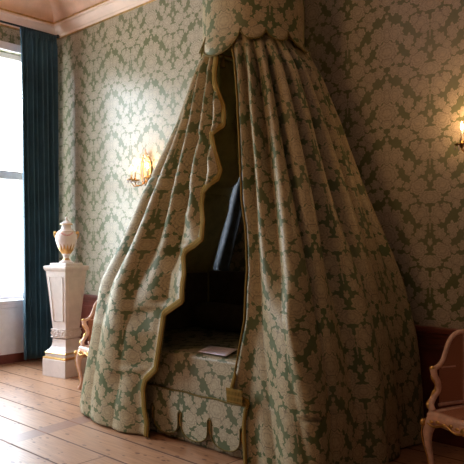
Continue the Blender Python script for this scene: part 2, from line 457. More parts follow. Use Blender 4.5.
# window side: white panels below the sills, dark skirting
for n, (y0, y1) in enumerate(WINY):
    t = bpy.data.objects.new('window_%d' % (n+1), None); COL.objects.link(t); t['kind'] = 'structure'; t.location = (0, (y0+y1)/2, .74)
    off = Matrix.Translation((0, -(y0+y1)/2, -.74))
    def put(bb, name, mat):
        bb.bm.transform(off); return bb.build(name, mat, t)
    b = MB(); b.box(-.30, .035, y0-.05, y1+.05, .74, .79, .008); put(b, 'window_sill', M['frame'])
    b = MB(); b.box(0, .03, y0-.09, y1+.09, .695, .742, .006); put(b, 'sill_apron', M['frame'])
    b = MB()   # casing
    b.box(0, .03, y0-.10, y1+.10, 3.93, 4.03, .006); b.box(0, .03, y0-.10, y0, .74, 3.95, .006); b.box(0, .03, y1, y1+.10, .74, 3.95, .006)
    put(b, 'casing', M['frame'])
    b = MB(); F = -.26
    for (a, c) in ((y0, y0+.07), (y1-.07, y1), ((y0+y1)/2-.05, (y0+y1)/2+.05)): b.box(F, F+.07, a, c, .79, 3.96, .006)
    for (a, c) in ((.79, .86), (3.89, 3.96), (2.335, 2.445)): b.box(F, F+.075, y0, y1, a, c, .006)
    put(b, 'window_frame', M['frame'])
    b = MB()
    for z in (1.35, 1.86, 2.93, 3.42): b.box(F+.015, F+.05, y0, y1, z-.007, z+.007)
    for f in (.25, .75): b.box(F+.016, F+.049, y0+(y1-y0)*f-.007, y0+(y1-y0)*f+.007, .79, 3.96)
    put(b, 'glazing_bars', M['frame'])
    b = MB(); b.box(F+.028, F+.034, y0+.05, y1-.05, .83, 3.92); put(b, 'window_glass', M['pane'])
b = MB(); b.box(0, .02, RY, -.02, .10, .70); struct(b.build('trim_4', M['panelwhite']))
b = MB(); b.box(0, .035, RY, -.02, 0, .115, .006); struct(b.build('baseboard_left', M['mahogany']))

# ------------------------------------------------------------ window curtain and rod
rod = thing('curtain_rod', 'thin dark curtain rod above the tall window', 'curtain rod', (.215, -1.22, 4.20))
b = MB(); b.tube([(0, -1.1, 0), (0, 1.08, 0)], .013, 10); b.build('rod', M['dark'], rod)
for s_ in (-1.13, 1.10):
    b = MB(); b.sphere((0, s_-.0, 0), .026, 12, 8); b.build('finial', M['dark'], rod)
for y_ in (-.95, .95):
    b = MB(); b.tube([(0, y_, 0), (-.20, y_, -.0)], .008, 6); b.box(-.213, -.20, y_-.02, y_+.02, -.04, .04); b.build('bracket', M['dark'], rod)
def window_curtain():
    b = MB(); nz, nu = 60, 150; P = []; U = []
    for i in range(nz+1):
        f = i/nz; z = 4.19-4.13*f
        yl = -.655+.05*f; yr = -.15
        row = []; ur = []
        for j in range(nu+1):
            u = j/nu; y = yl+(yr-yl)*u
            ph = 2*PI*(7.0*u+.25*math.sin(2.2*u+1.4*f))
            A = .030+.018*f
            x = .215+.07*f*(.35+.65*u)+A*math.sin(ph)+.012*math.sin(ph*.43+1.3+f)
            y2 = y+.010*math.cos(ph)*(.3+.7*f)
            if f < .02: x = .215+.022*math.sin(ph*2)
            row.append((x, min(y2, -.035), z)); ur.append((u*1.4, z))
        P.append(row); U.append(ur)
    b.grid(P, U)
    o = b.build('window_curtain', M['velvet'])
    sm = o.modifiers.new('thick', 'SOLIDIFY'); sm.thickness = .006; sm.offset = 0
    tag(o, 'long dark teal velvet curtain hanging beside the window in the corner', 'curtain')
    b = MB()
    b.grid([[(.215+.026*math.sin(2*PI*14*j/120)*1.0, -.655+(.505)*j/120, z) for j in range(121)] for z in (4.195, 4.175, 4.12)])
    h = b.build('gathered_heading', M['velvet'], o); sm = h.modifiers.new('thick', 'SOLIDIFY'); sm.thickness = .01
window_curtain()

# ------------------------------------------------------------ bed canopy
CX, CY, CR = 4.07, -.66, .408
can = thing('bed_canopy', 'round damask canopy crown with a scalloped edge above the bed', 'canopy', (CX, CY, 3.10))
def lobes():
    L = [(-113, -62, .20), (-62, -35, .095), (-35, -8, .095), (-8, 42, .12), (42, 68, .075), (68, 112, .075),
         (112, 140, .075), (140, 192, .12), (192, 218, .09), (218, 247, .09)]
    return L
def lobe_drop(deg):
    for a, c, d in lobes():
        for k in (0, 360, -360):
            if a <= deg+k <= c:
                t = (deg+k-a)/(c-a)*2-1
                return d*(1-abs(t)**2.3)**.62
    return 0
def crown():
    b = MB(); n = 360; R = CR+.008
    zs = [.62, .5, .4, .3, .2, .12, .07]
    P = []; U = []
    for k, z in enumerate(zs+[0, -1]):
        row = []; ur = []
        for j in range(n+1):
            a = -113+360*j/n; d = lobe_drop(a)
            zz = z if k < len(zs) else (.055-d*.45 if k == len(zs) else .055-d)
            rr = R+.006*noise.noise(Vector((math.cos(math.radians(a))*2, math.sin(math.radians(a))*2, zz*2))) + (d*.30 if k == len(zs)+1 else d*.14 if k == len(zs) else 0)
            row.append((rr*math.cos(math.radians(a)), rr*math.sin(math.radians(a)), zz)); ur.append((R*math.radians(a)+.12, zz+.12))
        P.append(row); U.append(ur)
    b.grid(P, U)
    o = b.build('valance', [M['fabric'], M['lining']], can)
    sm = o.modifiers.new('thick', 'SOLIDIFY'); sm.thickness = .008; sm.offset = -1; sm.material_offset = 1
    b = MB(); b.tube([P[-1][j] for j in range(0, n+1)], .006, 6)
    b.build('edge_piping', M['olivebraid'], can)
    b = MB(); b.lathe([(R+.012, .60), (R+.02, .64), (R+.012, .68), (R-.03, .70), (R-.12, .82), (R-.26, .94), (.05, 1.02)], 48)
    b.build('dome', M['lining'], can)
    b = MB(); b.lathe([(.02, 1.0), (.02, 1.53)], 12); b.build('hanging_rod', M['brass'], can)
    b = MB(); b.box(-.37, .05, .40, .645, .0, .95, .01); b.build('light_block', M['lining'], can)  # hidden block added to stop daylight slipping behind the crown onto the wall
    b = MB()
    b.tube([((CR-.03)*math.cos(a), (CR-.03)*math.sin(a), .04) for a in [2*PI*i/64 for i in range(64)]], .012, 6, closed=True)
    b.build('crown_ring', M['brass'], can)
    # gold cords with tassels hanging behind the big scallop
    for a, d in ((-104, .02), (-86, .05)):
        b = MB(); x, y = (CR-.02)*math.cos(math.radians(a)), (CR-.02)*math.sin(math.radians(a))
        b.tube([(x, y, .04), (x, y, -.08-d)], .005, 6)
        b.lathe([(.004, 0), (.014, -.012), (.012, -.03), (.018, -.04), (.022, -.09), (.004, -.092)], 12, (x, y, -.08-d))
        b.build('tassel', M['gold_fringe'], can)
crown()

# ------------------------------------------------------------ bed curtains
SL = [(3.08, 0), (2.9, 0.084), (2.7, 0.156), (2.5, 0.231), (2.3, 0.328), (2.1, 0.433), (1.9, 0.532), (1.7, 0.623), (1.5, 0.728), (1.3, 0.856), (1.2, 0.916), (1.1, 0.951), (1.0, 0.975), (0.9, 1.003), (0.8, 1.04), (0.6, 1.142), (0.4, 1.225), (0.2, 1.313), (0, 1.364)]
SR = [(3.08, 0.01), (2.9, 0.112), (2.7, 0.193), (2.5, 0.28), (2.3, 0.354), (2.1, 0.431), (1.9, 0.507), (1.7, 0.591), (1.5, 0.676), (1.3, 0.762), (1.2, 0.804), (1.1, 0.837), (1.0, 0.87), (0.9, 0.895), (0.8, 0.919), (0.6, 0.948), (0.4, 0.967), (0.2, 0.975), (0, 0.984)]
EL = [(3.11, 4.06), (2.938, 4.104), (2.903, 4.113), (2.795, 4.092), (2.487, 4.246), (2.391, 4.268), (2.328, 4.15), (2.223, 4.202), (2.041, 4.304), (1.968, 4.295), (1.888, 4.131), (1.79, 4.141), (1.668, 4.226), (1.529, 4.253), (1.44, 4.052), (1.403, 4.039), (1.279, 4.102), (1.079, 4.147), (.966, 3.895), (.803, 3.905), (.549, 3.858), (.444, 3.704), (.371, 3.679), (.22, 3.704), (.127, 3.74), (.02, 3.728)]
ER = [(3.11, 4.17), (2.901, 4.274), (2.558, 4.372), (2.25, 4.443), (1.809, 4.537), (1.597, 4.603), (1.324, 4.66), (.991, 4.684), (.653, 4.629), (.527, 4.596), (.445, 4.591), (.425, 4.722), (.298, 4.705), (.02, 4.722)]
def oparams(s):
    k = min(s, 1.03); n = 2+4*min(1, max(0, s))**1.5
    return CX+.01*k, .372+.908*s, CY-.11*k, .408+.312*k, n
def front_y(x, s):
    cx, a, cy, b_, n = oparams(s); t = min(1, abs(x-cx)/a); return cy-b_*(1-t**n)**(1/n)
def outline(s, left):
    cx, a, cy, b_, n = oparams(s); pts = []
    rng = range(-30*4, -262*4, -1) if left else range(-150*4, 118*4)
    n = 2+(5.5 if left else 7)*min(1, max(0, s))**1.5
    for q in rng:
        t = math.radians(q/4); c, si = math.cos(t), math.sin(t)
        r = (abs(c/a)**n+abs(si/b_)**n)**(-1/n); pts.append((cx+r*c, cy+r*si))
    return pts
def sm01(t): t = max(0, min(1, t)); return t*t*(3-2*t)
def curtain(left):
    ST, ET = (SL, EL) if left else (SR, ER)
    sg = -1 if left else 1
    N = 11 if left else 14
    rnd = random.Random(3 if left else 11)
    keep = [rnd.uniform(.5, 1) for _ in range(60)]
    def fold(g, z):
        h = 1-z/3.1                       # 0 top .. 1 floor
        ph = N*g+.22*math.sin(5*g+2.6*h)+.10*math.sin(13*g-3*h)
        k = int(math.floor(ph)); t = ph-k
        c = .5-.5*math.cos(2*PI*t)
        ridge = c**.55
        aT = .125*sm01(h*7+.25)*(1-.74*sm01((h-.36)/.42))
        a = aT*(keep[k % 60]*(1-.0*h)+.15)
        low = .050*sm01((h-.15)/.5)*math.sin(2*PI*(N*.33)*g+1.7+1.5*h+(0 if left else .9))
        fine = .010*sm01((h-.3)/.3)*math.sin(2*PI*N*.8*g+4*h+math.sin(9*g))
        nz = .018*sm01(h*2)*noise.noise(Vector((g*6+(9 if left else 0), z*1.6, 3.1)))
        if not left:
            q_ = g-.158-.010*math.sin(z*4); cr = sm01((1.3-z)/.35); nz += cr*(.060*math.exp(-(q_/(.030 if q_ < 0 else .011))**2)-.030*math.exp(-((q_-.035)/.02)**2))
        return (ridge-.62)*a+low+fine+nz
    nz, nu = 190, 330
    zs = [3.11-(3.11-.012)*i/nz for i in range(nz+1)]
    Pg = []; Ug = []; Eg = []
    WID = 3.6 if left else 4.6
    for z in zs:
        s = interp(z, ST); o = outline(s, left)
        L = [0]
        for p, q in zip(o, o[1:]): L.append(L[-1]+math.hypot(q[0]-p[0], q[1]-p[1]))
        def at_x(x):
            best = min(range(len(o)//2), key=lambda i: abs(o[i][0]-x)+(9 if o[i][1] > CY else 0)); return L[best]
        zz = z/3.1
        ref = 4.06 + (.10*(1-zz) if left else .12+.55*(1-zz)**.8)
        Lr = at_x(ref)
        e = interp(z, ET); i0 = min(range(len(o)), key=lambda i: abs(o[i][0]-e)+(9 if o[i][1] > CY else 0))
        # exact start by interpolation on the x coordinate
        Le = L[i0]; j0 = min(len(o)-2, max(1, i0)); dxdl = (o[j0+1][0]-o[j0-1][0])/max(1e-6, (L[j0+1]-L[j0-1]))
        if abs(dxdl) > .2: Le += (e-o[i0][0])/dxdl
        # where it stops on the wall behind
        xe = interp(z, [(3.1, 4.0), (2.6, 3.95), (2.36, 3.60), (2.25, 3.46), (2.03, 3.27), (1.69, 3.17), (1.27, 3.02), (0, 3.0)]) if left else interp(z, [(3.1, 3.85), (2.6, 3.62), (2.3, 3.43), (2.02, 3.38), (1.69, 3.29), (1.27, 3.145), (0, 3.1)])
        ex = (min if left else max)(range(len(o)), key=lambda i: o[i][0])      # turn at the far end
        end = L[-1]
        for i in range(ex+1, len(o)):
            if (o[i][0] >= xe) == left and o[i][1] > CY:
                f = (xe-o[i-1][0])/((o[i][0]-o[i-1][0]) or 1e-6); end = L[i-1]+(L[i]-L[i-1])*max(0, min(1, f)); break
        row = []; ur = []; k = 0
        LF = L[-1]; ge = (Le-Lr)/(LF-Lr); gend = (end-Lr)/(LF-Lr)
        dev = e-sum(interp(z+k_*.06, ET) for k_ in range(-4, 5))/9
        for j in range(nu+1):
            g = ge+(gend-ge)*(j/nu)
            l = Lr+g*(LF-Lr); l = max(0, min(L[-1]-1e-6, l))
            lo, hi = 0, len(L)-1
            while hi-lo > 1:
                m_ = (lo+hi)//2
                if L[m_] <= l: lo = m_
                else: hi = m_
            f = (l-L[lo])/max(1e-9, L[hi]-L[lo])
            x = o[lo][0]+(o[hi][0]-o[lo][0])*f; y = o[lo][1]+(o[hi][1]-o[lo][1])*f
            tx, ty = o[hi][0]-o[lo][0], o[hi][1]-o[lo][1]; q = math.hypot(tx, ty)
            nx, ny = (ty/q, -tx/q) if not left else (-ty/q, tx/q)
            edge = sm01((g-ge)/.035)
            d = fold(g, z)*(.25+.75*edge)
            if left: d += .20*dev*math.exp(-((g-ge)/.045)**2)-.30*abs(dev)*math.exp(-((g-ge-.075)/.03)**2)
            # lip turning inwards right at the free edge
            lim = -.025 - y
            wb = sm01((l-L[ex])/max(.05, (end-L[ex])*.8)); d *= 1-.8*wb
            x += nx*d; y = min(y+ny*d, -.03); y = y*(1-wb)+(-.066+.3*d)*wb
            row.append((x, y, z)); ur.append((WID*g*(1 if left else 1), z*1.03))
        Pg.append(row); Ug.append(ur); Eg.append(Vector(row[0]))
    b = MB(); b.grid(Pg, Ug)
    if not left: bmesh.ops.reverse_faces(b.bm, faces=b.bm.faces)
    ob = b.build('bed_curtain', [M['fabric'], M['lining']], recalc=False)
    sm = ob.modifiers.new('thick', 'SOLIDIFY'); sm.thickness = .006; sm.offset = -1; sm.material_offset = 1
    tag(ob, 'left green damask bed curtain with a zigzag gold-fringed edge' if left else 'broad right green damask bed curtain falling to the floor', 'curtain', 'bed curtains hanging from the canopy')
    # fringe following the free edge
    pts = [Eg[0]]
    for p in Eg[1:]:
        if (p-pts[-1]).length > .012: pts.append(p)
    b = MB(); rows = []; ur = []; run = 0
    inw = -1 if left else 1
    wd = .050 if left else .030
    for i, p in enumerate(pts):
        a = pts[max(0, i-2)]; c = pts[min(len(pts)-1, i+2)]
        t = (c-a); t.y = 0; t.normalize()
        nrm = Vector((t.z, 0, -t.x)) if left else Vector((-t.z, 0, t.x))    # inward from the edge
        if left and nrm.x > 0 and abs(nrm.x) > abs(nrm.z): nrm = -nrm
        if not left and nrm.x < 0 and abs(nrm.x) > abs(nrm.z): nrm = -nrm
        if i: run += (p-pts[i-1]).length
        w_ = wd*(1 if left or p.z < .62 else .32)
        w_ = w_*(2.2 if (not left and p.z < .46 and p.z > .40) else 1)
        rows.append([tuple(p+nrm*(w_*k/6)*1.0-nrm*.01+Vector((0, -.010-.006*math.sin(PI*k/6), 0))) for k in range(7)])
        ur.append([(run, k/6) for k in range(7)])
    b.grid(rows, ur); fr = b.build('gold_fringe', M['gold_fringe'], ob)
    sm = fr.modifiers.new('thick', 'SOLIDIFY'); sm.thickness = .008; sm.offset = 0
    if not left:      # broad fringe along the short bottom hem of the turned-back edge
        b = MB(); rows = []; ur = []
        for i in range(9):
            z = .432+.095*i/8
            rows.append([(4.583+.145*k/30-.012*(i/8), front_y(4.6, interp(z, ST))-.032-.003*math.sin(k*2.1), z) for k in range(31)]); ur.append([(.145*k/30, i/8) for k in range(31)])
        b.grid(rows, ur); f2_ = b.build('hem_fringe', M['gold_fringe'], ob); sm = f2_.modifiers.new('thick', 'SOLIDIFY'); sm.thickness = .008; sm.offset = 0
    return ob
curtain(True); curtain(False)
# narrow lining strip between the two curtains; bluish window light put into its colour
b = MB(); P = []; U = []
for i in range(40):
    f = i/39; z = 3.05-2.3*f
    xl = interp(z, [(3.05, 3.72), (2.26, 3.33), (2.03, 3.22), (1.69, 3.12), (1.26, 2.97), (0, 2.95)])
    w_ = interp(z, [(3.05, .10), (2.3, .16), (2.0, .22), (1.26, .24), (0, .24)])
    P.append([(xl+w_*k/24, -.028+.010*math.sin(k/24*PI*3+.6), z) for k in range(25)]); U.append([(k/40, z) for k in range(25)])
b.grid(P, U); o = b.build('inner_drape', M['blue'])
sm = o.modifiers.new('thick', 'SOLIDIFY'); sm.thickness = .004
tag(o, 'narrow drape at the back inside the bed, coloured as if lit by the window', 'drape')

# ------------------------------------------------------------ the bed
BX0, BX1, BY0, BY1, BZ = 2.98, 5.12, -1.375, -.10, .685
bed = thing('canopy_bed', 'damask-covered daybed beneath the canopy with a scalloped skirt', 'bed', ((BX0+BX1)/2, (BY0+BY1)/2, 0))
OFF = Matrix.Translation((-(BX0+BX1)/2, -(BY0+BY1)/2, 0))
def bput(b, name, mat, parent=None, **k):
    b.bm.transform(OFF); return b.build(name, mat, parent or bed, **k)
def cushion(x0, x1, y0, y1, z0, z1, r, nx=60, ny=40, puff=.012):
    """soft edged box: top and four sides as one grid-like shell"""
    b = MB(); P = []; U = []
    # section from front bottom over the top to the back bottom
    sec = []
    for i in range(8): sec.append((y0, z0+(z1-r-z0)*i/8))
    for i in range(9): a = i/8*PI/2; sec.append((y0+r-r*math.cos(a), z1-r+r*math.sin(a)))
    for i in range(1, ny): sec.append((y0+r+(y1-y0-2*r)*i/ny, z1))
    for i in range(9): a = i/8*PI/2; sec.append((y1-r+r*math.sin(a), z1-r+r*math.cos(a)))
    for i in range(1, 9): sec.append((y1, z1-r-(z1-r-z0)*i/8))
    run = 0; v = [0]
    for p, q in zip(sec, sec[1:]): run += math.hypot(q[0]-p[0], q[1]-p[1]); v.append(run)
    for k, (y, z) in enumerate(sec):
        row = []; ur = []
        for i in range(nx+1):
            x = x0+(x1-x0)*i/nx
            n_ = noise.noise(Vector((x*3, y*3, z*3)))*puff
            row.append((x, y-(n_ if y == y0 else 0), z+(n_ if z > z1-r*.5 else 0))); ur.append((x, v[k]+z0))
        P.append(row); U.append(ur)
    V = b.grid(P, U)
    b.bm.faces.new([r_[0] for r_ in V]); b.bm.faces.new([r_[-1] for r_ in V][::-1])
    return b
bput(cushion(BX0, BX1, BY0, BY1, .385, BZ, .035), 'coverlet', M['bedfabric'], recalc=True)
b = MB(); b.tube([(BX0+(BX1-BX0)*i/60, BY0-.012, .388+.004*math.sin(i*.7)) for i in range(61)], .007, 6); bput(b, 'piping', M['olivebraid'])
# gathered under-skirt reaching the floor
b = MB(); P = []; U = []
for i in range(14):
    z = .385-.375*i/13
    P.append([(BX0+(BX1-BX0)*k/200, BY0+.022-.004*math.sin(k*.5)*i/13, z) for k in range(201)]); U.append([(BX0+(BX1-BX0)*k/200, z) for k in range(201)])
b.grid(P, U); o = bput(b, 'under_skirt', M['bedfabric']); sm = o.modifiers.new('t', 'SOLIDIFY'); sm.thickness = .006
# scalloped tabs
slits = [3.02+.318*i for i in range(7)]       # 3.06 ... 3.70 4.01 4.33 4.65
def tab_poly(x0, x1, z0, z1, g=.011):
    r = .115; pts = [(x0+.0004, z1), (x0+.0004, z0+.20), (x0+g*1.7, z0+.175), (x0+g*1.7, z0+.10)]
    w = (x1-x0)/2; cx = (x0+x1)/2; wi = w-g*1.7
    arc = [(cx-wi*math.cos(a), z0+.10-.10*math.sin(a)**.8) for a in [PI*i/20 for i in range(1, 20)]]
    pts += arc+[(x1-g*1.7, z0+.10), (x1-g*1.7, z0+.175), (x1-.0004, z0+.20), (x1-.0004, z1)]
    return pts
for i in range(6):
    x0, x1 = slits[i], slits[i+1]
    if x1 > BX1: break
    b = MB(); poly = tab_poly(x0, x1, .045, .383)
    b.prism(poly, BY0-.012, BY0-.002)
    t = bput(b, 'skirt_tab', M['bedfabric'], boxuv=True)
    b = MB(); b.tube([(a, BY0-.014, c) for a, c in poly[1:-1]], .0055, 6); bput(b, 'edge_braid', M['olivebraid'], t)
for x in slits[1:6]:
    b = MB()
    b.tube([(x, BY0-.002, .23), (x-.009, BY0-.006, .20), (x-.008, BY0-.006, .15), (x, BY0-.006, .125), (x+.008, BY0-.006, .15), (x+.009, BY0-.006, .20), (x, BY0-.002, .23)], .004, 6)
    bput(b, 'gold_loop', M['gold'])
b = MB()
for x_ in (BX0+.06, BX1-.06):
    for y_ in (BY0+.12, BY1-.08): b.box(x_-.04, x_+.04, y_-.04, y_+.04, 0, .30, .006)
b.box(BX0+.02, BX1-.02, BY0+.06, BY1-.02, .28, .385); bput(b, 'bed_frame', M['mahogany'])
def board(x0, x1, y0, y1, z1, name):
    b = MB(); b.box(x0, x1, y0, y1, .05, z1, .02); bput(b, name, M['darkfab'])
board(BX0, BX1, -.095, -.05, 1.235, 'back_board')
board(2.925, 2.975, -1.0, -.10, 1.215, 'end_board'); board(5.125, 5.17, -1.05, -.10, .93, 'end_board')
# bolster along the back and small cushion
bol = thing('bolster', 'dark bolster lying along the back of the bed', 'bolster', (4.0, -.30, BZ))
b = MB(); prof_ = [(.0, -.95), (.07, -.95), (.115, -.93), (.125, -.88)]+[(.128+.003*math.sin(i), -.85+1.7*i/20) for i in range(21)]+[(.125, .88), (.115, .93), (.07, .95), (.0, .95)]
b.lathe(prof_, 28, cap=False); b.bm.transform(Matrix.Translation((0, 0, .128)) @ Matrix.Rotation(PI/2, 4, 'Y')); b.build('cover', M['darkfab'], bol)
b = MB(); b.tube([(-.93, .115*math.cos(a), .128+.115*math.sin(a)) for a in [2*PI*i/24 for i in range(24)]], .006, 6, closed=True); b.build('piping', M['olivebraid'], bol)
# information sheet on the bed
sh = thing('paper_sheet', 'pale lilac sheet of paper lying on the edge of the bed', 'paper', (4.20, -1.20, BZ+.012), 0)
q = [(4.125, -1.345), (4.42, -1.345), (4.27, -1.06), (3.995, -1.09)]
b = MB(); n_ = 10; P = []
for i in range(n_+1):
    row = []
    for j in range(n_+1):
        u, v_ = j/n_, i/n_
        x = (q[0][0]*(1-u)+q[1][0]*u)*(1-v_)+(q[3][0]*(1-u)+q[2][0]*u)*v_; y = (q[0][1]*(1-u)+q[1][1]*u)*(1-v_)+(q[3][1]*(1-u)+q[2][1]*u)*v_
        row.append((x-4.20, y+1.20, .003+.004*math.sin(u*3)*math.sin(v_*3)))
    P.append(row)
b.grid(P); o = b.build('sheet', plain('lilac_paper', (.88, .82, .97), .6, var=.03), sh); sm = o.modifiers.new('t', 'SOLIDIFY'); sm.thickness = .0015; sm.offset = 1
b = MB()
for k in range(7):
    v_ = .2+.09*k; a = Vector(P[2+k][2]); c = Vector(P[2+k][8 if k % 3 else 6]); d = Vector((0, .006, 0))
    b.quad([a+Vector((0, 0, .003)), c+Vector((0, 0, .003)), c+d+Vector((0, 0, .003)), a+d+Vector((0, 0, .003))])
build_split(b, 'print_line', plain('grey_ink', (.42, .34, .50), .7), sh)

# ------------------------------------------------------------ pedestal and urn
PXY = (1.136, -.575); PR = math.radians(10)
ped = thing('pedestal', 'tall tapered white pedestal with gilt bands beside the curtain', 'pedestal', (*PXY, 0), PR)
def sq(prof, mat, name, bev=0, parent=ped):
    b = MB(); P = [[(x*s_, y*s_, z) for x, y in ((-1, -1), (1, -1), (1, 1), (-1, 1))] for s_, z in prof]
    V = [[b.bm.verts.new(p) for p in r] for r in P]
    for i in range(len(V)-1):
        for j in range(4): b.bm.faces.new((V[i][j], V[i][(j+1) % 4], V[i+1][(j+1) % 4], V[i+1][j]))
    b.bm.faces.new(V[0][::-1]); b.bm.faces.new(V[-1])
    if bev: bmesh.ops.bevel(b.bm, geom=[e for e in b.bm.edges], offset=bev, segments=2, affect='EDGES')
    return b.build(name, mat, parent)
sq([(.187, 0), (.187, .19), (.180, .20)], M['cream'], 'plinth', .002)
sq([(.184, .2), (.187, .207), (.184, .216), (.16, .222)], M['gold'], 'gilt_band')
sq([(.165, .222), (.165, .262), (.155, .285), (.132, .305), (.116, .335), (.109, .37), (.107, .42)], M['cream'], 'waist', 0)
sq([(.168, .258), (.171, .266), (.160, .276)], M['gold'], 'gilt_band')
b = MB()
b.box(-.117, .117, -.117, .117, .432, .530, .006); gb = b.build('guilloche_band', M['cream'], ped)
b = MB()
for z_ in (.437, .525):
    b.tube([(-.119, -.119, z_), (.119, -.119, z_), (.119, .119, z_), (-.119, .119, z_)], .006, 6, closed=True)
for face in range(4):
    R_ = Matrix.Rotation(face*PI/2, 4, 'Z')
    for ph in (0, PI):
        b.tube([tuple(R_ @ Vector((-.115+.23*i/40, -.120-.003*math.cos(i*.47+ph), .481+.030*math.sin(2*PI*i/40*2+ph)))) for i in range(41)], .0065, 6)
b.build('guilloche', M['cream'], gb)
sq([(.104, .53), (.108, .56), (.158, 1.17), (.160, 1.19)], M['cream'], 'shaft')
for face in range(4):
    R_ = Matrix.Rotation(face*PI/2, 4, 'Z'); b = MB()
    def fp(u, z): s_ = .108+(.158-.108)*(z-.56)/(.61); return tuple(R_ @ Vector((u*s_, -s_-.003, z)))
    for (z0, z1, ins, rr) in ((.62, 1.13, .72, .006),):
        b.tube([fp(-ins, z0), fp(ins, z0), fp(ins, z1), fp(-ins, z1)], rr, 6, closed=True)
    b.build('panel_moulding', M['cream'], ped)
    b = MB(); b.tube([fp(-.60, .64), fp(.60, .64), fp(.60, 1.11), fp(-.60, 1.11)], .0035, 6, closed=True); b.build('gilt_line', M['gold'], ped) if face == 9 else b.bm.free()
sq([(.160, 1.19), (.168, 1.197), (.176, 1.212), (.180, 1.222), (.180, 1.245), (.172, 1.252)], M['cream'], 'cap')
sq([(.130, 1.252), (.130, 1.275), (.122, 1.282)], M['cream'], 'cap_block')
urn = thing('lidded_urn', 'white porcelain lidded urn with gilt leaves on the pedestal', 'urn', (*PXY, 1.282), PR)
b = MB(); b.lathe([(.0, 0), (.072, 0), (.078, .008), (.074, .018), (.052, .028), (.036, .045), (.030, .060), (.031, .072), (.040, .084), (.036, .092),
    (.060, .115), (.085, .155), (.105, .205), (.118, .255), (.122, .295), (.117, .330), (.100, .358), (.080, .374), (.062, .386), (.055, .400), (.053, .425), (.060, .440)], 48, cap=False)
b.build('body', M['urn'], urn)
b = MB(); b.lathe([(.0, .436), (.070, .438), (.074, .446), (.066, .456), (.045, .470), (.024, .482), (.010, .492), (.012, .505), (.017, .514), (.014, .524), (.004, .534)], 32, cap=False); b.build('lid', M['porcelain'], urn)
b = MB(); b.tube([(.072*math.cos(a), .072*math.sin(a), .445) for a in [2*PI*i/32 for i in range(32)]], .004, 6, closed=True); b.build('gilt_rim', M['gold'], urn)
for s_ in (-1, 1):
    ca = math.radians(38)
    def hp(r, z): return (s_*r*math.cos(ca), s_*r*math.sin(ca), z)
    b = MB(); b.tube([hp(.112, .270), hp(.130, .300), hp(.140, .330), hp(.138, .355), hp(.128, .362), hp(.118, .358), hp(.122, .345)], [.005, .006, .006, .006, .006, .006, .005], 8)
    b.sphere(hp(.118, .345), .015, 10, 8); b.build('handle', M['gold'], urn)
# garland swag of pink flowers on the urn's shoulder
b = MB()
rnd = random.Random(5)
for i in range(15):
    a = math.radians(-70+i*4.5); z_ = .345-.028*math.sin(PI*i/14); r_ = .116
    b.sphere((r_*math.cos(a), r_*math.sin(a), z_), rnd.uniform(.007, .012), 8, 6)
build_split(b, 'flower', plain('pink_glaze', (.72, .42, .42), .3), urn)

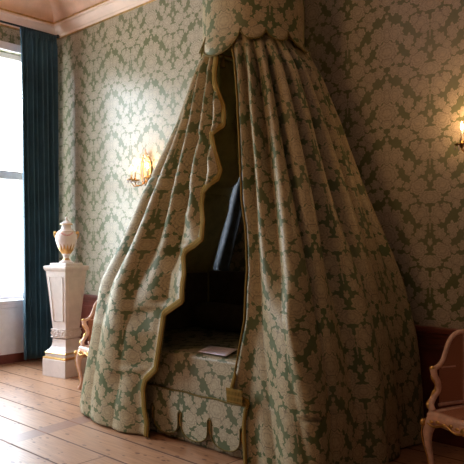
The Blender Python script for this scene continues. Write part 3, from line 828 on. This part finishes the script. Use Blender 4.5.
# ------------------------------------------------------------ cane armchairs
def armchair(label):
    t = thing('cane_armchair', label, 'chair', group='caned armchairs along the wall')
    CP, G = M['chairpaint'], M['gold']
    # seat outline (serpentine front), local front = -y
    def outl(k=1.0, ins=0):
        pts = []
        for i in range(21):
            u = -1+2*i/20; pts.append((u*(.300-ins), -.270+ins-.035*math.cos(u*PI)*.6-.012))
        for i in range(1, 12):
            f = i/12; pts.append(((.300-ins)-.035*f**2, -.235+.43*f))
        for i in range(13):
            a = i/12*PI; pts.append(((.262-ins)*math.cos(a), .20+(.07-ins*.5)*math.sin(a)))
        for i in range(1, 12):
            f = 1-i/12; pts.append((-(.300-ins)+.035*f**2, -.235+.43*f))
        return pts
    o1, o2 = outl(), outl(ins=.045)
    b = MB(); n = len(o1)
    rings = [[(x, y, .365) for x, y in o1], [(x*1.012, y*1.012, .385) for x, y in o1], [(x*1.01, y*1.01, .425) for x, y in o1], [(x*.985, y*.985, .442) for x, y in o1], [(x, y, .440) for x, y in o2], [(x, y, .365) for x, y in o2], [(x, y, .365) for x, y in o1]]
    b.grid(rings, closed_u=True); b.build('seat_rail', CP, t)
    b = MB(); f = b.bm.faces.new([b.bm.verts.new((x, y, .436)) for x, y in o2])
    for l in f.loops: l[b.uv].uv = (l.vert.co.x, l.vert.co.y)
    sp = b.build('cane_seat', M['cane'], t)
    # carved apron with gilt shell and scrolls
    b = MB()
    for s_ in (-1, 1):
        b.tube([(s_*(.01+.27*i/24), -.305+.0-.0-.0+.022*(1-math.cos((i/24)*PI))*.5-.004, .376-.012*math.sin(i/24*PI*3)) for i in range(25)], [.008]*25, 6)
        for k in range(5):
            cx_ = s_*(.05+.05*k); b.sphere((cx_, -.300+.006*k*.6-.003, .392+.006*(k % 2)), .013, 8, 6, (1.4, .5, .8))
    b.sphere((0, -.306, .385), .028, 12, 8, (1.1, .45, .9))
    b.build('carved_apron', G, t)
    # legs
    for sx, sy, fr in ((-1, -1, True), (1, -1, True), (-1, 1, False), (1, 1, False)):
        bx, by = sx*(.272 if fr else .235), (-.250 if fr else .215)
        dx, dy = sx*.70, sy*.70
        prof_ = [(0, .40, .034), (.012, .36, .036), (.024, .31, .031), (.022, .24, .022), (.008, .16, .0165), (.0, .09, .0145), (.006, .045, .016), (.016, .022, .021), (.018, .008, .019), (.018, 0.0, .016)]
        b = MB(); pts = [(bx+dx*o_*1.2, by+dy*o_*1.2, z) for o_, z, r in prof_]
        b.tube(pts, [r for o_, z, r in prof_], 12); lg = b.build('leg', CP, t, smooth=True)
        if fr:
            b = MB(); b.tube([(p[0]+dx*r*1.28, p[1]+dy*r*1.28, p[2]) for p, (o_, z, r) in zip(pts[:8], prof_)], .0042, 6)
            b.sphere((pts[1][0]+dx*.045, pts[1][1]+dy*.045, .375), .018, 10, 8, (1, 1, 1.3)); b.build('gilt_edge', G, lg)
    # back frame running over the arms
    half = [(-.312, -.185, .700), (-.314, -.135, .712), (-.312, -.095, .745), (-.308, -.07, .800), (-.302, -.045, .860), (-.295, -.005, .902), (-.285, .05, .922), (-.268, .115, .918), (-.235, .185, .915), (-.175, .235, .930), (-.09, .262, .958), (0, .270, .972)]
    full = half+[(-x, y, z) for x, y, z in half[::-1][1:]]
    def sub(pl, k=4):
        out = []
        for i in range(len(pl)-1):
            p0, p1, p2, p3 = (Vector(pl[max(0, i-1)]), Vector(pl[i]), Vector(pl[i+1]), Vector(pl[min(len(pl)-1, i+2)]))
            for j in range(k):
                s_ = j/k; out.append(.5*((2*p1)+(-p0+p2)*s_+(2*p0-5*p1+4*p2-p3)*s_*s_+(-p0+3*p1-3*p2+p3)*s_**3))
        out.append(Vector(pl[-1])); return out
    fl = sub(full)
    b = MB(); b.tube(fl, .0155, 10); b.build('back_frame', CP, t, smooth=True)
    # arm supports: scrolls
    for s_ in (-1, 1):
        b = MB(); a = sub([(s_*.295, -.215, .435), (s_*.318, -.205, .475), (s_*.322, -.170, .515), (s_*.308, -.145, .560), (s_*.300, -.160, .615), (s_*.306, -.185, .660), (s_*.312, -.190, .700)])
        b.tube(a, [.024-.006*math.sin(i/(len(a)-1)*PI) for i in range(len(a))], 10)
        sp_ = b.build('arm_support', CP, t, smooth=True)
        b = MB(); b.tube([p+Vector((s_*.012, -.014, 0)) for p in a[2:-4]], [.010+.005*math.sin(i*.9) for i in range(len(a)-6)], 8)
        b.sphere((s_*.314, -.198, .703), .019, 12, 8, (1, .9, .9)); b.build('gilt_scroll', G, sp_)
        # stiles between the side and the back
        b = MB(); b.tube(sub([(s_*.276, .085, .44), (s_*.280, .085, .60), (s_*.279, .085, .78), (s_*.276, .080, .915)]), .0125, 10); b.build('stile', CP, t, smooth=True)
    # lower rail of the back
    low = [Vector((p.x*.985, p.y*.985, .462)) for p in fl[4:-4]]
    b = MB(); b.tube(low, .012, 8); b.build('lower_rail', CP, t, smooth=True)
    mid = [Vector((p.x*.99, p.y*.99, .700)) for p in fl[6:22]]
    for sgn in (1, -1):
        b = MB(); b.tube([Vector((p.x*sgn, p.y, p.z)) for p in mid], .006, 6); b.build('side_bead', CP, t)
    # cane panels: side, back, side
    def panel(i0, i1, name):
        b = MB(); P = []; U = []; run = 0
        for i in range(i0, i1+1):
            p = fl[i]
            if i > i0: run += math.hypot(p.x-fl[i-1].x, p.y-fl[i-1].y)
            P.append([(p.x*.985, p.y*.985, .462+(p.z-.462)*k/8) for k in range(9)]); U.append([(run, .462+(p.z-.462)*k/8) for k in range(9)])
        b.grid(P, U); b.build(name, M['cane'], t)
    m_ = len(fl)-1
    # stile sits near index 30
    panel(4, 26, 'cane_panel'); panel(26, m_-26, 'cane_panel'); panel(m_-26, m_-4, 'cane_panel')
    # carved crest
    b = MB(); b.sphere((0, .262, .985), .026, 12, 8, (1.5, .6, .8))
    for s_ in (-1, 1):
        b.sphere((s_*.04, .260, .975), .014, 8, 6, (1.6, .6, .8)); b.sphere((s_*.277, .080, .932), .013, 8, 6, (1, 1, .7))
    build_split(b, 'carved_crest', G, t)
    return t
ch1 = armchair('pink-cream caned armchair with gilt carving, right of the bed')
ph = math.radians(-12); lx, ly = -.288, -.268
def place(o, wx, wy, ph):
    o.rotation_euler = (0, 0, ph); o.location = (wx-(lx*math.cos(ph)-ly*math.sin(ph)), wy-(lx*math.sin(ph)+ly*math.cos(ph)), 0)
place(ch1, 5.71, -.85, ph)
ch2 = copy_tree(ch1); ch2['label'] = 'caned armchair half hidden behind the left bed curtain, beside the pedestal'
place(ch2, 1.89, -.90, math.radians(3))

# ------------------------------------------------------------ wall sconces
def sconce(label, loc):
    t = thing('wall_sconce', label, 'sconce', loc, group='candle sconces on the damask wall')
    # local: wall plane y=0, room towards -y
    b = MB(); out = [(0, .235), (.045, .20), (.075, .14), (.09, .06), (.085, -.02), (.06, -.09), (0, -.13)]
    full = out+[(-x, z) for x, z in out[::-1][1:-1]]
    b.tube([(x, -.025, z) for x, z in full], .007, 8, closed=True)
    b.prism([(x*.9, z*.9) for x, z in full], -.012, -.004); b.build('back_plate', M['brass'], t)
    b = MB()
    for i, (x, z) in enumerate(full):
        b.sphere((x*1.02, -.035, z), .013, 8, 6)
    for k in range(5): b.sphere((0, -.035, .20-.06*k), .017, 8, 6, (1, .7, 1.5))
    b.sphere((0, -.04, .255), .02, 8, 6, (.8, .8, 1.6)); build_split(b, 'crystal_bead', M['crystal'], t)
    for s_ in (-1, 0, 1):
        ex, ey = s_*.145, -.12-(.06 if s_ == 0 else 0)
        zt = -.075-(.02 if s_ == 0 else 0)
        b = MB(); b.tube([(0, -.02, -.08), (ex*.35, ey*.45, -.135), (ex*.75, ey*.85, -.15), (ex, ey, zt-.03), (ex, ey, zt)], .006, 8)
        arm = b.build('arm', M['brass'], t)
        b = MB(); b.lathe([(.010, -.02), (.014, -.008), (.050, .004), (.054, .010), (.046, .008), (.014, .004), (.013, .03)], 20, (ex, ey, zt)); b.build('drip_dish', M['brass'], arm)
        b = MB(); b.lathe([(.0105, .02), (.0105, .105), (.004, .108)], 12, (ex, ey, zt)); b.build('candle', M['candle'], arm)
        b = MB(); b.lathe([(.003, .108), (.010, .122), (.0115, .135), (.007, .155), (.001, .175)], 12, (ex, ey, zt)); b.build('flame', M['flame'], arm)
        b = MB()
        for k in range(8):
            a = 2*PI*k/8; b.sphere((ex+.05*math.cos(a), ey+.05*math.sin(a), zt-.016), .0085, 6, 5, (.8, .8, 1.9))
        build_split(b, 'crystal_drop', M['crystal'], arm)
        l = bpy.data.lights.new('candle_light', 'POINT'); l.energy = 1.3; l.color = (1, .55, .24); l.shadow_soft_size = .03
        lo = bpy.data.objects.new('candle_light', l); lo.location = (ex, ey-.0, zt+.20); lo.parent = t; COL.objects.link(lo)
    return t
sc1 = sconce('crystal and brass candle sconce on the wall left of the bed', (1.90, 0, 2.30))
sc2 = copy_tree(sc1)
for c_ in sc2.children:
    if c_.type == 'LIGHT': c_.data = c_.data.copy(); c_.data.energy = 1.5
sc2['label'] = 'lit brass candle sconce at the right edge, above the armchair'; sc2.location = (5.755, 0, 2.29)
